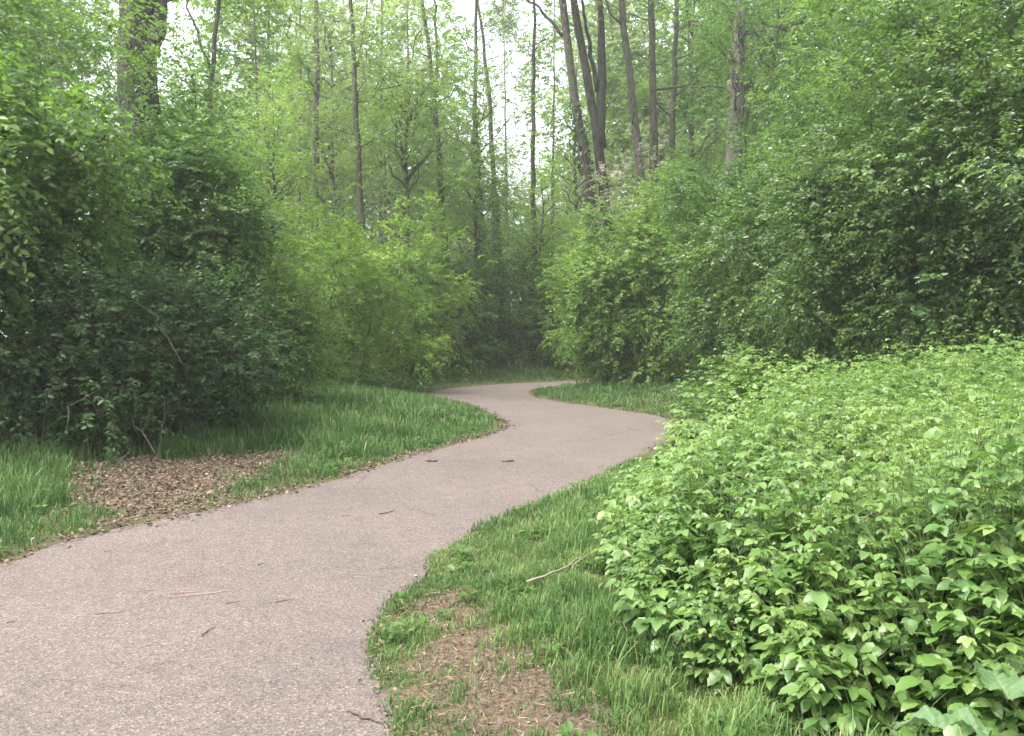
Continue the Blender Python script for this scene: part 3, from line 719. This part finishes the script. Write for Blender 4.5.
# leafy understorey trees that fill the middle of the view
def leafy_tree(name, label, px, d, hw, top, bot, mat, nclus=70, per=9, sigma=.5, lsize=.09, seed=1, wpx=5, group=None, slen=.5, bark='bark', inner=.25):
    x = (px - 512) / F * d; base = np.array([x, d, gz([[x, d]])[0]])
    zt = CAMH - (top - HOR) / F * d; zb = CAMH - (bot - HOR) / F * d; rx = hw / F * d
    c = np.array([x, d, (zt + zb) / 2]); root = empty(name, base); tag(root, label, 'tree', group)
    al, at = Acc(), Acc()
    C = cover(al, None, c, (rx, rx, (zt - zb) / 2), nclus, int(per * 1.7), sigma, lsize * 1.3, 9, slen, 'kite', .55, .35, seed, inner=inner, lump=.3, fill=.12)
    r0 = wpx / 2 / F * d; kz = 16
    tz = np.linspace(base[2] - .05, zt - .1 * (zt - zb), kz)
    tr = np.column_stack([x + np.cumsum(R.normal(0, .05, kz)), d + np.cumsum(R.normal(0, .05, kz)), tz]); tr[0, :2] = base[:2]
    tube(at, tr, r0 * np.linspace(1.15, .2, kz), 7, rough=.05)
    for e in C[R.permutation(len(C))[:34]]:
        z = np.clip(e[2] - R.uniform(.3, 1.0) * np.hypot(e[0] - x, e[1] - d) - .3, tz[2], tz[-2])
        a0 = np.array([np.interp(z, tz, tr[:, 0]), np.interp(z, tz, tr[:, 1]), z]); rl = r0 * R.uniform(.2, .45)
        tube(at, curve(a0, e, (0, 0, .05), 8, .04), np.linspace(rl, .006, 8), 4)
    al.build('crown', M[mat], root, loc=base); at.build('trunk', M[bark], root, loc=base)
    return root
leafy_tree('understorey_tree', 'airy yellow green tree with forking limbs behind the bright bushes', 410, 31, 70, 25, 255, 'fresh', nclus=95, per=10, seed=201, wpx=6)
leafy_tree('understorey_tree', 'loose yellow leaved tree above the tall yellow green bush', 285, 31, 62, 70, 260, 'lime', nclus=80, per=9, seed=203, wpx=5)
leafy_tree('understorey_tree', 'small bluish green tree between the thickest trunk and the yellow bushes', 195, 20, 48, 60, 200, 'mid', nclus=60, per=9, seed=205, wpx=5, lsize=.08)
leafy_tree('understorey_tree', 'feathery green tree crowding the ivy trunks', 480, 33, 48, 90, 300, 'fresh', nclus=80, per=9, seed=207, wpx=5)
leafy_tree('understorey_tree', 'thin leaved sapling under the brightest sky gap', 540, 34, 42, 165, 330, 'lime', nclus=50, per=8, seed=209, wpx=4)
leafy_tree('understorey_tree', 'sparse tree with young leaves between trunk cluster and sky gap', 575, 40, 40, 40, 260, 'lime', nclus=34, per=7, seed=211, wpx=5)
leafy_tree('understorey_tree', 'green tree filling the space behind the straight pair of trunks', 690, 36, 70, -40, 210, 'mid', nclus=95, per=10, seed=213, wpx=6)
leafy_tree('understorey_tree', 'dull green tree behind the broad pale barked trunk', 780, 30, 80, -60, 170, 'mid', nclus=110, per=11, seed=215, wpx=6)
leafy_tree('understorey_tree', 'light green tree overtopping the thin leaved bushes by the pale grey trunk', 345, 38, 70, 10, 240, 'pale', nclus=95, per=9, seed=217, wpx=6)
leafy_tree('understorey_tree', 'leafy tree behind the young maple and the thickest trunk', 40, 24, 72, -60, 170, 'mid', nclus=100, per=9, seed=219, wpx=6)

leafy_tree('understorey_tree', 'sparse sapling with a few leaves hanging before the thickest trunk', 150, 16.5, 44, -70, 95, 'fresh', nclus=20, per=6, sigma=.35, seed=221, wpx=3, lsize=.075)
leafy_tree('understorey_tree', 'wispy sapling in front of the broad pale barked trunk', 742, 22.5, 44, -40, 170, 'mid', nclus=34, per=8, sigma=.4, seed=223, wpx=3, lsize=.075)

# far wood: one of each kind, then copies
protos = []
for i, (mt, nc) in enumerate((('pale', 90), ('lime', 70), ('fresh', 90))):
    protos.append(leafy_tree('far_tree', 'pale hazy tree far back in the wood', 512, 60, 75, -20, 290, mt, nclus=int(nc * 1.3), per=11, sigma=.9, lsize=.26, slen=.8, seed=300 + i, wpx=5, group='pale trees far back in the wood'))
spots = [(112, 60, .8), (222, 60, .85), (268, 50, .95), (310, 62, 1.1), (380, 55, 1.), (425, 66, .95), (460, 56, .6), (572, 64, .62), (600, 55, .9), (650, 52, 1.), (710, 58, 1.15), (770, 50, 1.1),
         (20, 50, 1.1), (-60, 44, 1.), (840, 46, 1.1), (930, 44, 1.1), (1020, 42, 1.1), (180, 72, .75), (345, 78, 1.2), (640, 76, 1.2), (740, 78, 1.3), (530, 82, .42), (60, 70, 1.2), (430, 85, 1.0), (280, 85, 1.3), (235, 64, .7), (335, 58, .65), (405, 70, .75), (475, 62, .5), (550, 60, .42), (590, 72, .6), (680, 62, .75), (522, 66, .55), (552, 70, .5), (505, 58, .48)]
for i, (px, d, sc) in enumerate(spots):
    src = protos[i % 3]
    if i < 3: o = src
    else:
        o = src.copy(); col.objects.link(o)
        for ch in list(src.children):
            c2 = ch.copy(); col.objects.link(c2); c2.parent = o
    x = (px - 512) / F * d
    o.location = (x, d, gz([[x, d]])[0]); o.rotation_euler = (0, 0, R.uniform(0, 6.28)); o.scale = (sc, sc, sc * R.uniform(.9, 1.1))

# ------------------------------------------------------------------ bramble thicket
nzB, nzB2, nzB3, nzB4 = Noise(61, .8), Noise(62, 2.6), Noise(63, .7), Noise(64, .33)
def thick_h(P):
    e = edge_dist(P, poly_dense(BR))
    far = smooth(3, 12, P[:, 1])
    return gz(P) + (.34 + (.54 + .02 * far) * smooth(0, 1, e / (.5 + .9 * smooth(4.6, 7.5, P[:, 1])))) * (1 + .17 * nzB(P) + .20 * nzB2(P)), e

def canes(al, at, P, H, hz, lt, ll, shape, nlv, tone):
    """upright canes carrying leaves of three leaflets"""
    n = len(P)
    az = R.uniform(0, 6.28, n); ln = R.uniform(.05, .32, n)
    g = np.column_stack([P, gz(P)]); top = np.column_stack([P[:, 0] + np.cos(az) * ln, P[:, 1] + np.sin(az) * ln, H])
    t = np.linspace(0, 1, 5)[None, :, None]
    pp = g[:, None] + (top - g)[:, None] * t; pp[..., :2] -= (np.stack([np.cos(az), np.sin(az)], 1) * ln[:, None])[:, None] * (t * (1 - t)) * .9
    thin_tubes(at, pp, np.broadcast_to(np.array([.0032, .0028, .0022, .0016, .001]), (n, 5)), .4)
    base_t = np.clip(tone + R.normal(0, .14, n) + .16 * nzB2(P + 7) + .08 * nzB(P), 0, 1); psz = R.uniform(.7, 1.45, n) * (1 + .15 * nzB(P + 3))
    for k in range(nlv):
        f = k / nlv
        hgt = 1 - f * hz - R.uniform(0, .06, n)
        a = az + k * 2.4 + R.normal(0, .35, n)
        o = g + (top - g) * hgt[:, None]
        pl = R.uniform(.04, .09, n) * (.5 + .9 * f) + (.015 if k else 0)
        out = np.column_stack([np.cos(a), np.sin(a), R.uniform(.1, .8, n) * (1 - .7 * f)]); out = unit(out)
        tip = o + out * pl[:, None]
        sz = (lt * (.62 + .55 * min(f * 1.8, 1)) * R.uniform(.7, 1.2, n)) * psz
        ti = np.clip(base_t + .22 * (.5 - f) + R.normal(0, .13, n), 0, 1)
        fl = np.column_stack([np.cos(a), np.sin(a), R.uniform(-.55, .15, n)])
        nn = unit(np.array([0, 0, 1.]) + .25 * out + R.normal(0, .22, (n, 3)))
        leaves(al, tip, fl, nn, sz, sz * .72, shape, ti, curl=.14, fold=.12)
        for s in (-1, 1):
            b = a + s * R.uniform(.95, 1.35, n)
            d2 = np.column_stack([np.cos(b), np.sin(b), R.uniform(-.5, .1, n)])
            leaves(al, tip - out * (pl * .25)[:, None], d2, unit(nn + R.normal(0, .2, (n, 3))), sz * ll, sz * ll * .68, shape, np.clip(ti + R.normal(0, .06, n), 0, 1), curl=.14, fold=.12)

al, at = Acc(), Acc()
for (y0, y1, dens, lt, shape) in ((1.2, 4.6, 250, .058, 'toothed'), (4.6, 6.5, 190, .062, 'toothed'), (6.5, 10, 120, .072, 'toothed'), (10, 15.5, 75, .08, 'oval')):
    n = int(12 * (y1 - y0) * dens)
    P = np.column_stack([R.uniform(0, 12, n), R.uniform(y0, y1, n)])
    P = P[inside(P, BR) & (P[:, 0] < .75 * P[:, 1] + 1.2)]
    hole = nzB3(P) + .5 * nzB4(P); P = P[hole + R.normal(0, .25, len(P)) > -1.2]
    H, e = thick_h(P); H = H * R.uniform(.80, 1.12, len(P))
    k = R.uniform(0, 1, len(P)) + .25 * nzB4(P + 4) < .72
    canes(al, at, P[k], H[k], .9 if y0 < 6 else .72, lt, .8, shape, 11 if y0 < 6 else 8, .5)
    canes(al, at, P[~k], H[~k] * R.uniform(.9, 1.16, (~k).sum()), .8, lt * .72, .55, 'oval', 10, .28)
th = al.build('bramble_thicket', M['bramble'])
tag(th, 'knee to waist high thicket of bright green bramble leaves', 'brambles', kind='stuff')
at.build('cane', M['cane'], th)

# pale dry canes arching out of the thicket, each a thing
for lab, px, d, z0, az, L in (('pale dry cane arching out of the thicket above the burdock', 860, 3.9, .72, .4, .5), ('thin dry cane curving over the face of the thicket', 760, 4.6, .75, 2.6, .45), ('long dry cane sticking up from the middle of the thicket', 850, 7.0, .9, 1.2, .5)):
    acc = Acc(); b = np.array([(px - 512) / F * d, d, z0]); t = np.linspace(0, 1, 12)[:, None]
    g0 = np.array([b[0] - .1, b[1] + .1, gz([b[:2]])[0]])
    up = g0 + (b - g0) * np.linspace(0, 1, 6)[:, None]
    pts = np.vstack([up[:-1], b + np.array([math.cos(az), -.3, 0]) * L * t + np.array([0, 0, 1.]) * L * (.9 * t - .95 * t ** 2)])
    tube(acc, pts, np.linspace(.005, .0018, len(pts)), 5, .85)
    tag(acc.build('dry_cane', M['deadwood'], loc=g0), lab, 'cane')

# bramble sprays standing clear of the thicket
def spray(label, px, d, top, n, rad, tone):
    x = (px - 512) / F * d; base = np.array([x, d, gz([[x, d]])[0]])
    root = empty('bramble_bush', base); tag(root, label, 'bramble bush')
    P = base[:2] + np.clip(R.normal(0, rad * .5, (n, 2)), -rad, rad); zt = CAMH - (top - HOR) / F * d
    H = zt - (((P - base[:2]) ** 2).sum(1) / rad ** 2) * .35 * (zt - base[2]) - R.uniform(0, .2, n) * (zt - base[2])
    H = np.maximum(H, base[2] + .3)
    a1, a2 = Acc(), Acc()
    canes(a1, a2, P, H, .75, .11, .8, 'oval', 9, tone)
    a1.build('foliage', M['bramble'], root, loc=base); a2.build('cane', M['cane'], root, loc=base)
spray('pale leaved bramble bush beside the grass strip where the path bends', 745, 13.6, 338, 90, 1.0, .55)
spray('loose pale bramble bush just past the one by the grass strip', 812, 12.6, 348, 70, .9, .5)
spray('loose bramble bush before the darkest gap under the thorn bushes', 880, 11.8, 352, 60, .8, .6)
spray('bramble bush at the back of the thicket next to its tallest bush', 950, 10.6, 340, 60, .8, .5)
spray('tall bramble bush at the back of the thicket under the biggest thorn tree', 1015, 9.6, 322, 70, .8, .6)
spray('low bramble bush leaning out over the path edge', 690, 11.6, 418, 44, .28, .75)

# ------------------------------------------------------------------ burdock, sticks and clods
def big_leaf(acc, o, az, L, W, rise, drop):
    nu, nv = 40, 13; V = []; T = []
    for i in range(nu):
        t = i / (nu - 1); w = W * .5 * (math.sin(math.pi * min(t ** .8 * .93 + .07, 1)) ** .75) * (1 + (.10 if i % 3 == 0 else -.05) * R.uniform(.4, 1.3))
        for j in range(nv):
            q = -1 + 2 * j / (nv - 1)
            r = t * L - abs(q) * w * .25
            vein = .006 * math.cos((t * 9 - abs(q) * 1.3) * 6.28)
            z = rise * t - drop * t * t + .16 * abs(q) * W + .016 * math.sin(15 * t + 2.5 * q) * abs(q) + vein * (1 - abs(q) * .5) - (.006 if j == nv // 2 else 0)
            V.append((o[0] + math.cos(az) * r - math.sin(az) * q * w, o[1] + math.sin(az) * r + math.cos(az) * q * w, o[2] + z))
            T.append(.95 if j == nv // 2 else .45 + .35 * math.cos((t * 9 - abs(q) * 1.3) * 6.28) * .5 + R.uniform(-.1, .1))
    q = [(i * nv + j, i * nv + j + 1, (i + 1) * nv + j + 1, (i + 1) * nv + j) for i in range(nu - 1) for j in range(nv - 1)]
    acc.add(V, [np.array(q)], np.array(T))
bx, by = 1.46, 2.40
base = np.array([bx, by, gz([[bx, by]])[0]])
root = empty('burdock_plant', base); tag(root, 'broad grey green burdock leaves at the near edge of the thicket', 'plant')
for k, (az, L, W, z0) in enumerate(((2.75, .26, .11, .31), (-.6, .30, .14, .35), (3.9, .26, .12, .30), (1.3, .28, .13, .40))):
    al, at = Acc(), Acc()
    st = base + np.array([math.cos(az) * .06, math.sin(az) * .06, z0])
    big_leaf(al, st, az, L, W, .10, .13)
    o = al.build('leaf', M['burdock'], root, loc=base)
    tube(at, curve(base, st, (0, 0, .03), 6, .01), np.linspace(.008, .005, 6), 6); at.build('leaf_stalk', M['cane'], o)

def stick(label, pix, r, tint, name='fallen_stick', z=.02, group=None, cat='stick', forks=()):
    acc = Acc()
    q = [np.array(gp(*p)) for p in pix]; q = np.array(q)
    nn = 12; tt = np.linspace(0, len(q) - 1, nn)
    xy = np.column_stack([np.interp(tt, np.arange(len(q)), q[:, i]) for i in (0, 1)])
    zz = np.where(sdist(xy) < 0, PZ, gz(xy)) + z + R.normal(0, r * .4, nn)
    P = np.column_stack([xy, zz]); P[1:-1] += R.normal(0, r * .7, (nn - 2, 3)) * [1, 1, .2]
    tube(acc, P, np.linspace(r, r * .45, nn), 6, tint, rough=.12)
    for (k, dx, dy, dz) in forks:
        a = P[k]; tube(acc, curve(a, a + np.array([dx, dy, dz]), (0, 0, 0), 6, .05), np.linspace(r * .6, r * .25, 6), 5, tint)
    tag(acc.build(name, M['deadwood'], loc=P[0]), label, cat, group)
stick('thin grey stick in the grass reaching out from the thicket', [(528, 612), (570, 595), (612, 578)], .009, .75, z=.09, forks=[(5, .1, .06, .05)])
stick('pale forked stick at the near foot of the thicket', [(770, 742), (800, 728), (832, 716)], .010, .8, z=.06, forks=[(6, -.05, .12, .04)])
stick('brown stick poking from under the brambles near the verge', [(690, 700), (728, 706), (762, 706)], .008, .6, z=.07)
stick('short dark stick close under the brambles', [(610, 655), (640, 640), (668, 622)], .009, .45, z=.07)
tw = 'fallen_twig'
stick('crooked dark twig on the path, nearest the orange paint', [(198, 644), (205, 637), (213, 635)], .0035, .15, tw, .006, cat='twig')
stick('long thin twig at the near edge of the path', [(345, 722), (362, 730), (380, 736)], .006, .1, tw, .006, cat='twig')
stick('bent twig lying mid path below the grass tongue', [(378, 518), (388, 516), (394, 514)], .0055, .2, tw, .006, cat='twig')
for pts in ([(222, 610), (236, 608)], [(272, 609), (292, 605)], [(90, 621), (118, 619)], [(0, 630), (10, 629)], [(255, 570), (262, 568)], [(100, 556), (108, 555)], [(340, 520), (350, 519)], [(598, 470), (606, 468)], [(610, 437), (622, 434)], [(628, 430), (640, 432)]):
    stick('tiny dark twig among others scattered on the paving', pts, .0032, .3, tw, .004, 'tiny twigs scattered on the paving', cat='twig')
for lab, px, py in (('small dark clod on the path below the grass tongue', 431, 463.5), ('flat dark clod alone in the middle of the path', 508, 464)):
    acc = Acc(); x, y = gp(px, py); u = np.linspace(0, 1, 9); 
    tube(acc, np.column_stack([x - .08 + u * .16, y + R.normal(0, .012, 9), np.full(9, PZ + .016)]), .022 * np.sin(np.linspace(.3, 2.9, 9)), 8, .3, rough=.35)
    acc.v[0][:, 2] = PZ + (acc.v[0][:, 2] - PZ) * .8 + .003
    tag(acc.build('dirt_clod', M['deadwood'], loc=(x, y, PZ)), lab, 'clod')
# dead sapling leaning out of the undergrowth
acc = Acc(); d = 9.8
def pp(px, py, dd): return wp(px, py, dd)
b0 = np.array([*gp(158, 472)]); b0 = np.array([b0[0], b0[1], gz([b0])[0]])
for pts, r in (([b0, wp(140, 432, 9.9), wp(128, 412, 10.1), wp(100, 393, 10.4)], .012), ([b0, wp(148, 462, 9.7), wp(132, 458, 9.6)], .008), ([wp(153, 455, 9.8), wp(160, 440, 9.8), wp(164, 400, 9.9)], .006), ([wp(140, 432, 9.9), wp(150, 415, 9.8), wp(152, 402, 9.8)], .005)):
    q = np.array(pts); tt = np.linspace(0, len(q) - 1, 10)
    c = np.column_stack([np.interp(tt, np.arange(len(q)), q[:, i]) for i in range(3)]); c[1:-1] += R.normal(0, .012, (8, 3))
    tube(acc, c, np.linspace(r, r * .4, 10) * .75, 5, .55)
tag(acc.build('dead_branch', M['deadwood'], loc=b0), 'bare pale dead branch rising from the leaf litter patch', 'branch')

# ------------------------------------------------------------------ air
HAZE = .0011
m, nt, N, Lk = newmat('woodland haze')
v = N('ShaderNodeVolumePrincipled'); v.inputs['Color'].default_value = (.93, .97, .93, 1); v.inputs['Density'].default_value = HAZE
v.inputs['Anisotropy'].default_value = .2
o = N('ShaderNodeOutputMaterial'); Lk(v.outputs[0], o.inputs['Volume'])
acc = Acc()
x0, x1, y0, y1, z0, z1 = -720, 720, -520, 920, -1.6, 34
V = [(x, y, z) for z in (z0, z1) for x, y in ((x0, y0), (x1, y0), (x1, y1), (x0, y1))]
acc.add(V, [np.array([[3, 2, 1, 0], [4, 5, 6, 7], [0, 1, 5, 4], [1, 2, 6, 5], [2, 3, 7, 6], [3, 0, 4, 7]])])
if HAZE > 0:
    tag(acc.build('haze', m, flat=True), 'thin pale haze filling the wood', kind='stuff')

# ------------------------------------------------------------------ light, sky, camera
SUN_EL, SUN_AZ = math.radians(64), math.radians(-112)     # azimuth from +Y towards +X
w = bpy.data.worlds.new('World'); scene.world = w; w.use_nodes = True
nt = w.node_tree; nt.nodes.clear()
sky = nt.nodes.new('ShaderNodeTexSky'); sky.sky_type = 'NISHITA'; sky.sun_disc = False
sky.sun_elevation = SUN_EL; sky.sun_rotation = SUN_AZ; sky.air_density = 1.2; sky.dust_density = 5.; sky.ozone_density = 1.
hs = nt.nodes.new('ShaderNodeHueSaturation'); hs.inputs['Saturation'].default_value = .35
bg = nt.nodes.new('ShaderNodeBackground'); bg.inputs[1].default_value = .15
ow = nt.nodes.new('ShaderNodeOutputWorld')
nt.links.new(sky.outputs[0], hs.inputs['Color']); nt.links.new(hs.outputs[0], bg.inputs[0]); nt.links.new(bg.outputs[0], ow.inputs[0])
sl = bpy.data.lights.new('sun', 'SUN'); sl.energy = 1.5; sl.angle = math.radians(14); sl.color = (1, .96, .9)
so = bpy.data.objects.new('sun', sl); col.objects.link(so)
dv = Vector((math.sin(SUN_AZ) * math.cos(SUN_EL), math.cos(SUN_AZ) * math.cos(SUN_EL), math.sin(SUN_EL)))
so.rotation_euler = dv.to_track_quat('Z', 'Y').to_euler(); so.location = (0, 0, 30)

cam = bpy.data.cameras.new('camera'); co = bpy.data.objects.new('camera', cam); col.objects.link(co)
cam.sensor_width = 36; cam.lens = 36 * F / 1024; cam.clip_end = 3000; cam.clip_start = .05
co.location = (0, 0, CAMH); co.rotation_euler = (math.radians(90) - math.atan(33 / F), 0, 0)
scene.camera = co
vs = scene.view_settings; vs.view_transform = 'Standard'; vs.look = 'None'; vs.gamma = 1; vs.use_curve_mapping = False
vs.exposure = 2.12
cy = scene.cycles
cy.use_denoising = True; cy.max_bounces = 10; cy.diffuse_bounces = 5; cy.glossy_bounces = 2; cy.transmission_bounces = 6; cy.volume_bounces = 1
cy.transparent_max_bounces = 4; cy.caustics_reflective = False; cy.caustics_refractive = False; cy.sample_clamp_indirect = 6
cy.use_adaptive_sampling = True; cy.adaptive_threshold = .015
